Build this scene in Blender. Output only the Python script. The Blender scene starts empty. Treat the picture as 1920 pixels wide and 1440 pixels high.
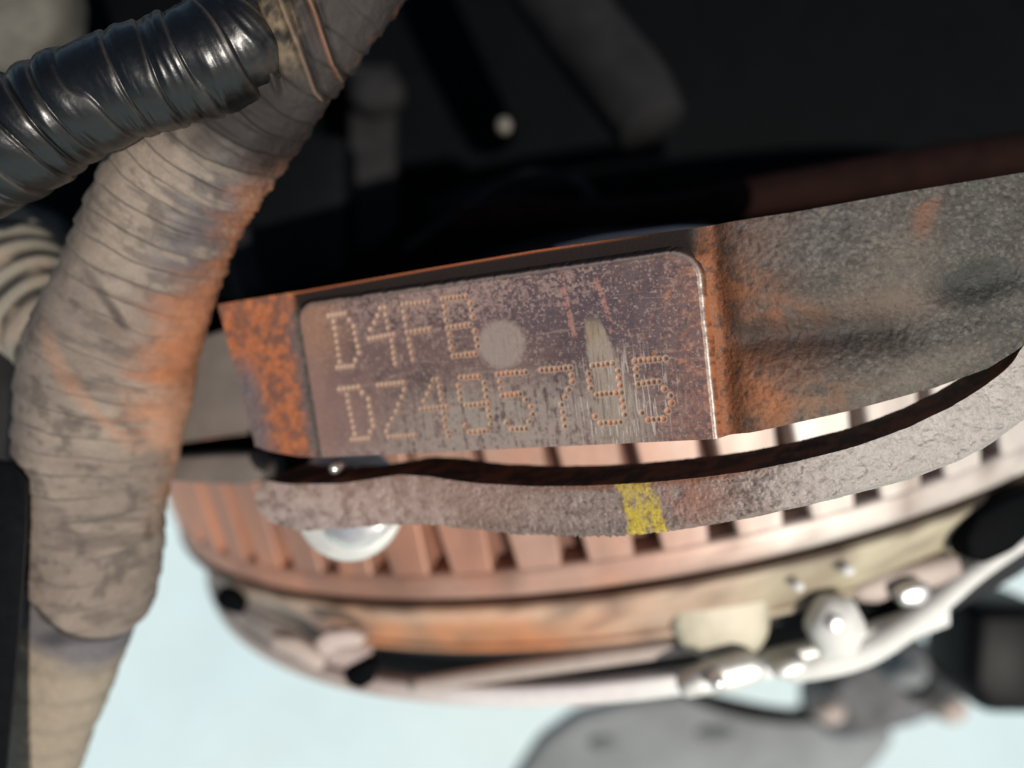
import bpy, bmesh, math
import numpy as np
from mathutils import Vector, Matrix

SC = bpy.context.scene
# ------------------------------------------------------------------ camera, light
PITCH = math.radians(60)
CAM = np.array([0.0, 0.0, 1.05])
RX = np.array([1.0, 0, 0]); UP = np.array([0, math.sin(PITCH), math.cos(PITCH)])
BK = np.array([0, -math.cos(PITCH), math.sin(PITCH)])          # towards the camera
MC = np.stack([RX, UP, BK], 1)                                  # camera axes -> world
cd = bpy.data.cameras.new('camera'); cam = bpy.data.objects.new('camera', cd)
SC.collection.objects.link(cam); SC.camera = cam
m4 = np.eye(4); m4[:3, :3] = MC; m4[:3, 3] = CAM
cam.matrix_world = Matrix(m4.tolist())
cd.sensor_width = 36; cd.lens = 26; cd.clip_start = 0.005; cd.clip_end = 200
cd.dof.use_dof = True; cd.dof.focus_distance = 0.108; cd.dof.aperture_fstop = 26 / 3.6
SUN = np.array([0.36, -0.27, 0.89]); SUN /= np.linalg.norm(SUN)
sw = MC @ SUN
el = math.asin(sw[2]); az = math.atan2(sw[0], sw[1])
world = bpy.data.worlds.new('World'); SC.world = world; world.use_nodes = True
wn = world.node_tree
sky = wn.nodes.new('ShaderNodeTexSky'); sky.sky_type = 'NISHITA'; sky.sun_disc = False
sky.sun_elevation = el; sky.sun_rotation = az
wn.nodes['Background'].inputs[1].default_value = 0.06
wn.links.new(sky.outputs[0], wn.nodes['Background'].inputs[0])
ld = bpy.data.lights.new('sun', 'SUN'); ld.energy = 3.9; ld.angle = math.radians(0.6); ld.color = (1, .92, .82)
sun = bpy.data.objects.new('sun', ld); SC.collection.objects.link(sun)
sun.rotation_euler = Vector(sw.tolist()).to_track_quat('Z', 'Y').to_euler(); sun.location = (0, 0, 3)
SC.view_settings.view_transform = 'Standard'; SC.view_settings.look = 'None'
SC.view_settings.exposure = 0.16; SC.view_settings.gamma = 1
SC.cycles.max_bounces = 6

# ------------------------------------------------------------------ helpers
K = 36 / 26 / 1920
def rays(px, py):
    px = np.asarray(px, float); py = np.asarray(py, float)
    return np.stack([(px - 960) * K, -(py - 720) * K, -np.ones_like(px)], -1)
def at(px, py, d): return rays(px, py) * np.asarray(d, float)[..., None]
def topx(V): return 960 + V[..., 0] / -V[..., 2] / K, 720 - V[..., 1] / -V[..., 2] / K
def W(V): return (np.asarray(V, float) / 1000) @ MC.T + CAM       # camera mm -> world metres
def lin(r, g, b):
    c = np.array([r, g, b], float) / 255
    return np.where(c <= .04045, c / 12.92, ((c + .055) / 1.055) ** 2.4)
def sm(a, b, x):
    t = np.clip((x - a) / (b - a), 0, 1); return t * t * (3 - 2 * t)
def _h(ix, iy, iz, seed):
    n = (ix * 374761393 + iy * 668265263 + iz * 2147483647 + seed * 1442695041) & 0xffffffff
    n = ((n ^ (n >> 13)) * 1274126177) & 0xffffffff
    n = ((n ^ (n >> 15)) * 2246822519) & 0xffffffff
    return ((n ^ (n >> 16)) & 0xffff) / 65535.0
def noise(P, f, seed=0):
    P = np.asarray(P, float) * f + 1000.37; I = np.floor(P).astype(np.int64); F = P - I; F = F * F * (3 - 2 * F)
    o = 0
    for a in (0, 1):
        for b in (0, 1):
            for c in (0, 1):
                w = (F[..., 0] if a else 1 - F[..., 0]) * (F[..., 1] if b else 1 - F[..., 1]) * (F[..., 2] if c else 1 - F[..., 2])
                o = o + w * _h(I[..., 0] + a, I[..., 1] + b, I[..., 2] + c, seed)
    return o
def fbm(P, f, o=4, seed=0):
    s = 0; a = 1; t = 0
    for i in range(o):
        s = s + a * noise(P, f * 2.03 ** i, seed + i * 17); t += a; a *= .55
    return s / t
def uvP(u, v): return np.stack([u, v, np.zeros_like(u)], -1)
def mix(c, c2, m): return c * (1 - m[..., None]) + np.asarray(c2) * m[..., None]
def blob(x, y, cx, cy, rx, ry, ang=0, soft=.6):
    a = math.radians(ang); dx = x - cx; dy = y - cy
    e = np.hypot((dx * math.cos(a) + dy * math.sin(a)) / rx, (-dx * math.sin(a) + dy * math.cos(a)) / ry)
    return 1 - sm(1 - soft, 1 + soft, e)

def node_mat(name, base=None, rough=.6, met=0., var=.25, vscale=900, bump=((2500, .3, .0002),), rvar=.12, spec=.5, coat=0, vtint=None):
    """painted when base is None: the wear and dirt colour lies on the mesh, some shade painted in, noise on top"""
    m = bpy.data.materials.new(name); m.use_nodes = True; t = m.node_tree; L = t.links
    b = t.nodes['Principled BSDF']
    tc = t.nodes.new('ShaderNodeTexCoord')
    n = t.nodes.new('ShaderNodeTexNoise'); n.inputs['Scale'].default_value = vscale; n.inputs['Detail'].default_value = 6
    n.inputs['Roughness'].default_value = .65
    L.new(tc.outputs['Object'], n.inputs['Vector'])
    mr = t.nodes.new('ShaderNodeMapRange'); mr.inputs[1].default_value = .28; mr.inputs[2].default_value = .72
    mr.inputs[3].default_value = 1 - var; mr.inputs[4].default_value = 1 + var
    L.new(n.outputs['Fac'], mr.inputs[0])
    mx = t.nodes.new('ShaderNodeMix'); mx.data_type = 'RGBA'; mx.blend_type = 'MULTIPLY'; mx.inputs[0].default_value = 1
    if base is None:
        a = t.nodes.new('ShaderNodeAttribute'); a.attribute_name = 'Col'; L.new(a.outputs['Color'], mx.inputs[6])
        r = t.nodes.new('ShaderNodeAttribute'); r.attribute_name = 'Rgh'
        src = r.outputs['Fac']
        mm = t.nodes.new('ShaderNodeAttribute'); mm.attribute_name = 'Met'; L.new(mm.outputs['Fac'], b.inputs['Metallic'])
    else:
        mx.inputs[6].default_value = (*base, 1); b.inputs['Metallic'].default_value = met; src = None
    L.new(mr.outputs[0], mx.inputs[7]); L.new(mx.outputs[2], b.inputs['Base Color'])
    ra = t.nodes.new('ShaderNodeMath'); ra.operation = 'MULTIPLY_ADD'; L.new(n.outputs['Fac'], ra.inputs[0])
    ra.inputs[1].default_value = rvar
    if src: L.new(src, ra.inputs[2])
    else: ra.inputs[2].default_value = rough - rvar / 2
    L.new(ra.outputs[0], b.inputs['Roughness'])
    b.inputs['Specular IOR Level'].default_value = spec; b.inputs['Coat Weight'].default_value = coat
    prev = None
    for sc_, st, di in bump:
        nn = t.nodes.new('ShaderNodeTexNoise'); nn.inputs['Scale'].default_value = sc_; nn.inputs['Detail'].default_value = 4
        L.new(tc.outputs['Object'], nn.inputs['Vector'])
        bp = t.nodes.new('ShaderNodeBump'); bp.inputs['Strength'].default_value = st; bp.inputs['Distance'].default_value = di
        L.new(nn.outputs['Fac'], bp.inputs['Height'])
        if prev: L.new(prev.outputs[0], bp.inputs['Normal'])
        prev = bp
    if prev: L.new(prev.outputs[0], b.inputs['Normal'])
    return m

def thing(name, label, cat, base, group=None, rot=None):
    o = bpy.data.objects.new(name, None); SC.collection.objects.link(o)
    w = W(np.asarray(base, float)); o.location = w.tolist(); o.empty_display_size = .01
    if rot is not None: o.rotation_euler = Matrix(rot.tolist()).to_euler()
    o['label'] = label; o['category'] = cat
    if group: o['group'] = group
    return o
def raw_mesh(name, V, F, mat, parent=None, col=None, rgh=None, met=None, smooth=True):
    """V in metres, already in the parent's own frame"""
    me = bpy.data.meshes.new(name); V = np.asarray(V, np.float32).reshape(-1, 3)
    if isinstance(F, np.ndarray):
        k = F.shape[1]; me.vertices.add(len(V)); me.vertices.foreach_set('co', V.ravel())
        me.loops.add(F.size); me.loops.foreach_set('vertex_index', F.astype(np.int32).ravel())
        me.polygons.add(len(F)); me.polygons.foreach_set('loop_start', np.arange(0, F.size, k, dtype=np.int32))
        me.update(calc_edges=True)
    else: me.from_pydata(V.tolist(), [], F)
    me.validate()
    if col is not None:
        c = np.ones((len(V), 4), np.float32); c[:, :3] = np.clip(col, 0, 1).reshape(-1, 3)
        me.attributes.new('Col', 'FLOAT_COLOR', 'POINT').data.foreach_set('color', c.ravel())
        for nm, v, dv in (('Rgh', rgh, .6), ('Met', met, 0.)):
            v = np.full(len(V), dv) if v is None else np.broadcast_to(np.asarray(v, float).ravel() if np.ndim(v) else v, (len(V),))
            me.attributes.new(nm, 'FLOAT', 'POINT').data.foreach_set('value', np.ascontiguousarray(v, np.float32))
    me.polygons.foreach_set('use_smooth', [smooth] * len(me.polygons))
    me.materials.append(mat)
    o = bpy.data.objects.new(name, me); SC.collection.objects.link(o)
    if parent is not None: o.parent = parent
    return o
def mesh(name, V, F, mat, parent, **k):
    """V in camera millimetres"""
    w = W(np.asarray(V).reshape(-1, 3))
    o0 = np.array(parent.location) if parent is not None else w.mean(0)
    o = raw_mesh(name, w - o0, F, mat, parent, **k)
    if parent is None: o.location = o0.tolist()
    return o
def tag(o, label, cat, group=None, kind=None):
    o['label'] = label; o['category'] = cat
    if group: o['group'] = group
    if kind: o['kind'] = kind
    return o
def gridF(n, m, off=0, wrap=False, flip=False):
    i, j = np.meshgrid(np.arange(n - 1), np.arange(m if wrap else m - 1), indexing='ij')
    j2 = (j + 1) % m
    q = np.stack([i * m + j, (i + 1) * m + j, (i + 1) * m + j2, i * m + j2], -1).reshape(-1, 4) + off
    return q[:, ::-1].copy() if flip else q
def crv(pts, x):
    p = np.array(pts, float); return np.interp(x, p[:, 0], p[:, 1])
def catmull(P, n):
    P = np.asarray(P, float); Q = np.vstack([2 * P[0] - P[1], P, 2 * P[-1] - P[-2]])
    t = np.linspace(0, len(P) - 1 - 1e-9, n); i = t.astype(int); f = (t - i)[:, None]
    a, b, c, d = Q[i], Q[i + 1], Q[i + 2], Q[i + 3]
    return .5 * (2 * b + (c - a) * f + (2 * a - 5 * b + 4 * c - d) * f ** 2 + (3 * b - a - 3 * c + d) * f ** 3)
def tube(path, nl, na, disp=None, ends=True):
    """path rows: px, py, depth mm, radius px. returns V[n,a,3], s (mm), ang, r"""
    S = catmull(path, nl); C = at(S[:, 0], S[:, 1], S[:, 2]); r = S[:, 3] * K * S[:, 2]
    T = np.gradient(C, axis=0); T /= np.linalg.norm(T, axis=1)[:, None]
    s = np.concatenate([[0], np.cumsum(np.linalg.norm(np.diff(C, axis=0), axis=1))])
    F0 = -C / np.linalg.norm(C, axis=1)[:, None]; F0 = F0 - T * (F0 * T).sum(1)[:, None]; F0 /= np.linalg.norm(F0, axis=1)[:, None]
    G = np.cross(F0, T)
    a = np.linspace(-np.pi, np.pi, na, endpoint=False)
    ss, aa = np.meshgrid(s, a, indexing='ij'); rr = np.repeat(r[:, None], na, 1)
    if disp is not None: rr = rr + disp(ss, aa, rr)
    V = C[:, None] + rr[..., None] * (np.cos(aa)[..., None] * F0[:, None] + np.sin(aa)[..., None] * G[:, None])
    return V, ss, aa, rr
def tubeF(n, m):
    F = [tuple(q) for q in gridF(n, m, 0, True)]
    return F + [tuple(range(m)), tuple(reversed(range((n - 1) * m, n * m)))]
def simple_tube(name, path, mat, parent, nl=24, na=16, disp=None):
    V, s, a, r = tube(path, nl, na, disp)
    return mesh(name, V, tubeF(nl, na), mat, parent)
def prism(name, poly, d, t, mat, parent, bev=.6, seg=3, dvar=None, back=(0, 0, -1)):
    """a solid whose front outline passes through the pixels poly at depth d (or per-vertex depths)"""
    P = np.array(poly, float); dd = np.full(len(P), d) if dvar is None else np.array(dvar, float)
    f = at(P[:, 0], P[:, 1], dd); bk = f + np.array(back, float) * t
    area = np.sum(P[:, 0] * np.roll(P[:, 1], -1) - np.roll(P[:, 0], -1) * P[:, 1])
    if area > 0: f = f[::-1]; bk = bk[::-1]
    n = len(P); bm = bmesh.new()
    vs = [bm.verts.new(v) for v in f] + [bm.verts.new(v) for v in bk]
    bm.faces.new(vs[:n]); bm.faces.new(vs[n:][::-1])
    for i in range(n): bm.faces.new((vs[i], vs[i + n], vs[(i + 1) % n + n], vs[(i + 1) % n]))
    bmesh.ops.recalc_face_normals(bm, faces=bm.faces)
    if bev: bmesh.ops.bevel(bm, geom=bm.edges[:], offset=bev, segments=seg, profile=.5, affect='EDGES', clamp_overlap=True)
    bmesh.ops.triangulate(bm, faces=bm.faces)
    bm.verts.ensure_lookup_table()
    V = np.array([v.co[:] for v in bm.verts]); F = [tuple(v.index for v in q.verts) for q in bm.faces]
    bm.free()
    return mesh(name, V, F, mat, parent)
def dome(name, px, py, d, rx, ry, rz, mat, parent, lobes=0, nl=20, na=32):
    """flattened ball, rx, ry in px, rz in mm"""
    c = at(px, py, d); th = np.linspace(0, np.pi, nl); a = np.linspace(0, 2 * np.pi, na, endpoint=False)
    t, a = np.meshgrid(th, a, indexing='ij'); k = K * d
    e = 1 + (.045 * np.cos(lobes * a) if lobes else 0)
    sx = np.sign(np.cos(t)) * np.abs(np.cos(t)) ** .8
    V = np.stack([np.sin(t) ** .8 * np.cos(a) * rx * k * e, np.sin(t) ** .8 * np.sin(a) * ry * k * e, sx * rz], -1) + c
    return mesh(name, V, gridF(nl, na, 0, True), mat, parent)

# ------------------------------------------------------------------ materials
M_pad = node_mat('machined_iron', None, var=.14, vscale=3500, bump=((5200, .22, .0001), (1400, .12, .0002)), spec=.4)
M_cast = node_mat('cast_iron', None, var=.22, vscale=2600, bump=((1900, .55, .00035), (5200, .45, .00012)), spec=.45)
M_rail = node_mat('worn_cast_iron', None, var=.2, vscale=2600, bump=((2300, .5, .0003), (6000, .4, .0001)), spec=.5)
M_ring = node_mat('flywheel_steel', None, var=.08, vscale=220, bump=((700, .15, .0003),), spec=.5)
M_tape = node_mat('dusty_tape', None, var=.13, vscale=1700, bump=((2400, .25, .0002), (7000, .25, .00008)), spec=.35)
M_gloss = node_mat('black_vinyl_tape', None, var=.25, vscale=1500, bump=((500, .2, .0005), (3000, .05, .0001)), spec=.5)
M_black = node_mat('shade_black', (.0016, .0021, .0027), .6, 0, .3, 60, (), spec=.03)  # near-black colour stands in for shade deep in the bay and gaps
M_black2 = node_mat('black_panel_paint', (.003, .0036, .0042), .45, 0, .3, 400, ((3000, .1, .0001),), spec=.08)
M_dgrey = node_mat('dark_grey_rubber', (.015, .015, .016), .75, 0, .35, 90, (), spec=.08)
M_mgrey = node_mat('grey_plastic', (.20, .215, .22), .75, 0, .3, 14, ((60, .4, .004),), spec=.3)
M_rustdark = node_mat('rusty_pipe', (.011, .0048, .004), .85, 0, .45, 70, (), spec=.06)
M_hous = node_mat('bare_housing', (.36, .30, .265), .55, .1, .12, 120, ((300, .15, .001),))
M_matte = node_mat('matte_aluminium', (.60, .60, .57), .6, .05, .12, 160, ((400, .15, .0006),))
M_alu = node_mat('cast_aluminium', (.56, .56, .53), .42, .35, .1, 160, ((400, .15, .0006),))
M_boss = node_mat('stained_aluminium', (.40, .37, .28), .5, .1, .18, 140, ((400, .2, .0006),))
M_chrome = node_mat('bright_zinc', (.66, .64, .61), .28, .8, .08, 300, ())
M_pale = node_mat('pale_primer', (.43, .35, .32), .55, .0, .12, 100, ())
M_beige = node_mat('dusty_beige', (.062, .058, .048), .8, 0, .9, 60, ())
M_knuckle = node_mat('dark_knuckle_metal', (.085, .088, .094), .6, .2, .8, 30, ((60, .4, .004),), spec=.3)
M_cover = node_mat('grey_brown_cover', (.105, .088, .078), .65, .05, .2, 90, ((300, .15, .001),), spec=.3)
M_midgrey = node_mat('mid_grey_plastic', (.12, .132, .132), .75, 0, .4, 20, (), spec=.2)
M_screw = node_mat('dull_screw', (.11, .1, .085), .6, 0, .3, 200, ())

# ------------------------------------------------------------------ floor and back of the engine bay
def floor():
    m = node_mat('painted_concrete', (.76, .86, .845), .75, 0, .06, 9, ((60, .1, .002),))
    t = m.node_tree; b = t.nodes['Principled BSDF']
    tc = t.nodes.new('ShaderNodeTexCoord'); n = t.nodes.new('ShaderNodeTexNoise'); n.inputs['Scale'].default_value = 2.2; n.inputs['Detail'].default_value = 3
    r = t.nodes.new('ShaderNodeValToRGB'); e = r.color_ramp.elements
    e[0].position = .3; e[0].color = (.76, .91, .90, 1); e[1].position = .75; e[1].color = (.64, .82, .86, 1)
    t.links.new(tc.outputs['Object'], n.inputs['Vector']); t.links.new(n.outputs['Fac'], r.inputs['Fac'])
    mx = [q for q in t.nodes if q.bl_idname == 'ShaderNodeMix'][0]; t.links.new(r.outputs['Color'], mx.inputs[6])
    v = [(-20, -20, 0), (20, -20, 0), (20, 20, 0), (-20, 20, 0)]
    o = raw_mesh('floor', v, [(0, 1, 2, 3)], m, smooth=False); o['kind'] = 'structure'
floor()
c = bpy.data.objects
o = prism('engine_bay_wall', [(-1500, -1500), (4200, -1500), (4200, 560), (900, 640), (420, 760), (-1500, 760)], 420, 60, M_black, None, 2)  # wall coloured near-black for the shade inside the bay
o['kind'] = 'structure'

# ------------------------------------------------------------------ engine block
O = np.array([-4.28, 2.882, -119.6]); U = np.array([.922, .076, .379]); Vv = np.array([-.128, .985, .112])
U /= np.linalg.norm(U); N = np.cross(U, Vv); N /= np.linalg.norm(N); Vv = np.cross(N, U)
PW, PH = 70.0, 27.57
def bend(u):
    s = np.maximum(0, u - 36); return -.55 * (np.sqrt(s * s + 196) - 14)
def surf_uv(px, py, w=0.):
    d = rays(px, py); u = np.zeros(d.shape[:-1])
    for _ in range(25):
        h = bend(u) + w; t = (O @ N + h) / (d @ N)
        un = (d * t[..., None] - O) @ U; u = .5 * u + .5 * un
    P = d * t[..., None] - O
    return P @ U, P @ Vv
def uvw(u, v, w): return O + u[..., None] * U + v[..., None] * Vv + (bend(u) + w)[..., None] * N

block = thing('engine_block', 'grey cast iron engine block edge with rusty stamped number pad and curved slot', 'engine block', O)

def pad():
    # dot centres read from the stamped characters, in pixels
    A = lambda L: [(580 + x / 4.5, 540 + y / 4.5) for x, y in L]
    B = lambda L: [(860 + x / 4.5, 540 + y / 4.5) for x, y in L]
    C = lambda L: [(1050 + x / 3.6, 440 + y / 3.6) for x, y in L]
    def ln(a, b, n): return [(a[0] + (b[0] - a[0]) * i / (n - 1), a[1] + (b[1] - a[1]) * i / (n - 1)) for i in range(n)]
    dots = []
    # D 4 F B
    dots += A(ln((165, 236), (300, 215), 5) + ln((207, 285), (258, 625), 7) + [(338, 270), (375, 325), (385, 382), (396, 440), (410, 495), (420, 548), (390, 610)] + ln((238, 672), (370, 660), 5))
    dots += A([(600, 172), (640, 167), (578, 235), (552, 295), (517, 350)] + ln((508, 430), (712, 392), 7) + [(645, 228), (655, 285), (666, 338), (695, 445), (705, 500), (712, 550), (718, 600), (728, 640)])
    dots += A(ln((790, 140), (1012, 118), 7) + [(797, 200), (806, 258), (816, 315)] + ln((825, 375), (1015, 348), 6) + [(840, 435), (852, 492), (865, 548), (875, 605)])
    dots += A(ln((1122, 95), (1322, 72), 7) + [(1140, 155), (1147, 215), (1155, 272)] + ln((1168, 335), (1355, 308), 6) + [(1182, 392), (1190, 455), (1200, 510)] + [(1358, 128), (1370, 185), (1377, 245), (1397, 365), (1412, 432), (1420, 490)] + ln((1215, 575), (1397, 553), 6))
    # D Z 4 9 5 7 9 5
    dots += A(ln((255, 855), (415, 836), 5) + ln((318, 905), (385, 1235), 7) + [(448, 885), (500, 940), (508, 1000), (520, 1060), (533, 1118), (543, 1165), (515, 1215)] + ln((362, 1280), (500, 1270), 5))
    dots += A(ln((580, 820), (795, 800), 7) + [(803, 860), (785, 922), (755, 985), (735, 1045), (700, 1105), (670, 1160), (655, 1212)] + ln((672, 1258), (885, 1245), 7))
    dots += A([(1045, 780), (1085, 775), (1025, 835), (1000, 895), (970, 955)] + ln((945, 1025), (1160, 1002), 7) + [(1100, 835), (1108, 888), (1116, 945), (1132, 1055), (1142, 1110), (1150, 1170), (1165, 1215), (1175, 1252)])
    dots += B([(15, 757), (55, 755), (93, 750), (130, 748), (168, 745)] + [(0, 825), (10, 882), (17, 938)] + [(60, 987), (95, 990), (130, 985), (170, 980), (205, 978), (243, 975)] + [(215, 800), (225, 858), (233, 915), (250, 1032), (262, 1085), (270, 1145)] + [(90, 1217), (130, 1215), (172, 1210), (210, 1208), (242, 1205), (52, 1163)])
    dots += B([(330, 730), (368, 725), (408, 718), (445, 718), (485, 715), (525, 712), (563, 710), (347, 788), (355, 850), (367, 908), (403, 905), (440, 900), (480, 898), (515, 893), (565, 940), (610, 1000), (622, 1062), (592, 1125), (447, 1190), (487, 1188), (525, 1188), (565, 1185), (402, 1137)])
    dots += B([(697, 692), (735, 690), (778, 686), (818, 684), (858, 678), (897, 675), (938, 672), (958, 790), (950, 735), (927, 855), (897, 918), (866, 983), (877, 1045), (885, 1105), (895, 1165)])
    dots += B([(1130, 655), (1172, 648), (1210, 645), (1252, 638), (1295, 635), (1095, 720), (1102, 778), (1112, 845), (1162, 900), (1202, 895), (1240, 890), (1280, 888), (1325, 885), (1345, 697), (1352, 758), (1363, 820), (1370, 880), (1380, 943), (1390, 1003), (1400, 1068), (1195, 1140), (1235, 1135), (1275, 1135), (1320, 1133), (1362, 1130), (1150, 1082)])
    dots += C([(505, 855), (540, 850), (570, 848), (603, 845), (637, 842), (670, 840), (712, 835), (512, 905), (515, 952), (525, 1008), (560, 1003), (595, 998), (630, 993), (665, 990), (703, 1040), (745, 1085), (752, 1135), (727, 1190), (595, 1250), (628, 1247), (662, 1245), (698, 1243), (552, 1202)])
    D = np.array(dots); du, dv = surf_uv(D[:, 0], D[:, 1])
    st = .1
    u = np.arange(-PW / 2 - 1.7, PW / 2 + 1.7, st); v = np.append(np.arange(PH / 2 + 1.7, -PH / 2, -st), -PH / 2)
    uu, vv = np.meshgrid(u, v, indexing='ij'); P2 = uvP(uu, vv)
    jag = (fbm(P2, .9, 4, 3) - .5) * .7 + .35 * sm(.6, .7, fbm(P2, .55, 3, 4))
    # rounded rectangle, open at the bottom
    rc = np.where(uu > 0, 4.2, 3.0) * (vv > -4)
    qx = np.abs(uu) - (PW / 2 - rc); qy = (vv - (PH / 2 - rc))
    sd = np.where((qx > 0) & (qy > 0), np.hypot(np.maximum(qx, 0), np.maximum(qy, 0)), np.maximum(qx, qy)) - rc + jag * .35
    h = -.32 * sm(-.45, .05, sd) - 2.6 * sm(.0, 1.5, sd)
    h += (fbm(P2 * [1, .25, 1], 2.2, 4, 8) - .5) * .035
    # stamped dots
    cen = np.zeros_like(uu); halo = np.zeros_like(uu); core = np.zeros_like(uu); ringm = np.zeros_like(uu)
    rng = np.random.RandomState(4); dshade = np.zeros_like(uu)
    for k, (a, b) in enumerate(zip(du, dv)):
        i0, i1 = np.searchsorted(u, [a - 1.2, a + 1.2]); j = np.where(np.abs(v - b) < 1.2)[0]
        if len(j) == 0: continue
        sl = (slice(i0, i1), slice(j[0], j[-1] + 1))
        r = np.hypot(uu[sl] - a, vv[sl] - b) / (.34 + .06 * rng.rand())
        h[sl] -= .24 * np.exp(-(r / .8) ** 4) - .015 * np.exp(-((r - 1.25) / .35) ** 2)
        cen[sl] = np.maximum(cen[sl], 1 - sm(.7, 1.1, r)); core[sl] = np.maximum(core[sl], 1 - sm(.35, .7, r)); ringm[sl] = np.maximum(ringm[sl], np.exp(-((r - 1.2) / .25) ** 2)); halo[sl] = np.maximum(halo[sl], 1 - sm(1.1, 2.0, r))
        dshade[sl] = np.where(r < 1.2, rng.rand(), dshade[sl])
    V = uvw(uu, vv, h); px, py = topx(V)
    f1 = fbm(P2, .16, 5, 1); f2 = fbm(P2, 1.6, 4, 2); f3 = fbm(P2, 3.2, 3, 5); fv = fbm(P2 * [2.6, .25, 1], 1.0, 4, 9); fh = fbm(P2 * [.15, 2.2, 1], 1.0, 4, 12)
    col = np.zeros(V.shape) + lin(110, 88, 84)
    col = mix(col, lin(80, 65, 66), sm(.45, .62, f1) * .8)
    col = mix(col, lin(84, 70, 77), blob(px, py, 1010, 570, 150, 75, 5, .7) * .75)
    col = mix(col, lin(84, 74, 82), blob(px, py, 1190, 585, 90, 90, 0, .8) * .5)
    col = mix(col, lin(128, 97, 92), (sm(1180, 1330, px) * sm(.3, .65, f2 * .6 + f1 * .4)) * .8)
    col = mix(col, lin(150, 98, 74), sm(1230, 1320, px) * sm(.48, .62, f2) * .75)
    col = mix(col, lin(160, 112, 80), sm(.63, .7, fbm(P2 * [1, .8, 1], .9, 3, 31)) * sm(1140, 1240, px) * (1 - sm(680, 740, py)) * .8)
    col = mix(col, lin(136, 96, 84), sm(700, 800, py) * sm(1180, 1260, px) * sm(.35, .6, fh) * .7)
    # pale pinkish speckle, denser in the upper middle
    dens = blob(px, py, 880, 545, 150, 60, -8, .8) * .10 + blob(px, py, 700, 560, 190, 60, -8, .7) * .05 + blob(px, py, 1090, 520, 60, 50, 0, .8) * .05
    col = mix(col, lin(172, 146, 136), sm(.57, .68, f3 + dens * 1.2 - .03) * .6)
    col = mix(col, lin(160, 133, 124), sm(.54, .68, f2 + dens * 1.5 - .04) * .55)
    col = mix(col, lin(70, 58, 62), sm(.56, .66, fbm(P2, 2.3, 4, 66)) * .5)
    # worn bright metal at the bottom middle
    gm = blob(px, py, 960, 800, 240, 85, -5, .6)
    col = mix(col, lin(155, 142, 132), gm * sm(.38, .56, f2 * .5 + fv * .5 + .03) * .85)
    col = mix(col, lin(150, 134, 126), sm(818, 850, py) * sm(.35, .55, f2) * .7)
    # left: tan film
    col = mix(col, lin(140, 108, 98), (1 - sm(-34.5, -29, uu + (f1 - .5) * 6)) * .6)
    col = mix(col, lin(160, 120, 96), blob(px, py, 600, 615, 42, 70, -12, .9) * sm(.35, .6, f1 * .6 + f2 * .4 + .1) * .7)
    col = mix(col, lin(142, 112, 104), blob(px, py, 620, 770, 90, 90, 0, .8) * .6)
    # two rust runs
    for (x0, y0, x1, y1) in ((1048, 505, 1078, 630), (1120, 530, 1150, 620)):
        t = np.clip((py - y0) / (y1 - y0), 0, 1); dd = np.abs(px - (x0 + (x1 - x0) * t) + (f2 - .5) * 12)
        col = mix(col, lin(176, 122, 108), (1 - sm(3, 7, dd)) * sm(y0 - 25, y0, py) * (1 - sm(y1 - 5, y1 + 10, py)) * sm(.38, .56, f2 * .6 + f3 * .4) * .6)
    # clean disc and clean smear
    disc = .85 * (1 - sm(.84, 1.14, np.hypot((px - 941) / 45, (py - 645) / 45) + (f2 - .5) * .4 + (f3 - .5) * .3))
    col = mix(col, lin(160, 144, 134), disc)
    tt = (py - 590) / 230.; xc = 1108 + tt * 62; wd = 14 + 44 * np.clip(tt, 0, 1.05)
    sm_ = (1 - sm(.75, 1.1, np.abs(px - xc) / wd + (f2 - .5) * .7)) * sm(588, 625, py) * (1 - sm(735, 850, py) * .5)
    col = mix(col, lin(160, 145, 132), sm_ * sm(.3, .52, fv + .06))
    col = mix(col, lin(150, 128, 90), sm_ * blob(px, py, 1098, 615, 30, 35, 0, .7) * .5)
    col = mix(col, lin(120, 108, 100), disc * sm(.5, .68, f3 * .5 + fv * .5) * .55); col = mix(col, lin(104, 90, 84), sm_ * sm(.5, .62, fbm(P2 * [3.5, .3, 1], 1.0, 3, 41)) * .55)
    scr = sm(.62, .68, fbm(P2 * [5, .3, 1], 1.0, 2, 40)) * blob(px, py, 1165, 760, 100, 100, 0, .5)
    col = mix(col, lin(205, 196, 186), scr * .6)
    for ang, lo_, sd_ in ((.03, .66, 44), (-.08, .67, 45), (.12, .69, 46)):
        ca, sa = math.cos(ang), math.sin(ang)
        sc_ = sm(lo_, lo_ + .05, fbm(np.stack([(uu * ca + vv * sa) * .06, (vv * ca - uu * sa) * 3.2, 0 * uu], -1), 1.0, 3, sd_)) * sm(.35, .6, fbm(P2, .13, 3, sd_))
        col = mix(col, lin(156, 136, 126), sc_ * .35)
    # edge, its highlight painted paler along the right side
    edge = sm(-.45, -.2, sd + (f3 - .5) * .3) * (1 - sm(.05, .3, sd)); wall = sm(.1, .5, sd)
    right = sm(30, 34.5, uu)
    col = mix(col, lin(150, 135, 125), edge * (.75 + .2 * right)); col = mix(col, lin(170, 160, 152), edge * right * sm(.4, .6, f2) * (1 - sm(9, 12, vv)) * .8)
    wallc = mix(np.zeros(V.shape) + lin(44, 31, 26), lin(150, 90, 52), right * (1 - sm(8, 12, vv)) * (.35 + .65 * sm(.35, .6, f2)))  # dark brown along the top keeps the ledge shade in the colour
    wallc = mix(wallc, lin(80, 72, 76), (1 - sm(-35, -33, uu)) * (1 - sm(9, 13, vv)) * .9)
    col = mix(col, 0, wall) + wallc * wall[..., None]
    # dots
    col = mix(col, lin(168, 140, 120), halo * (.42 + .4 * (1 - sm(650, 1000, px))) * sm(.2, .5, f2 + .08))
    col = col * .88
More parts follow.
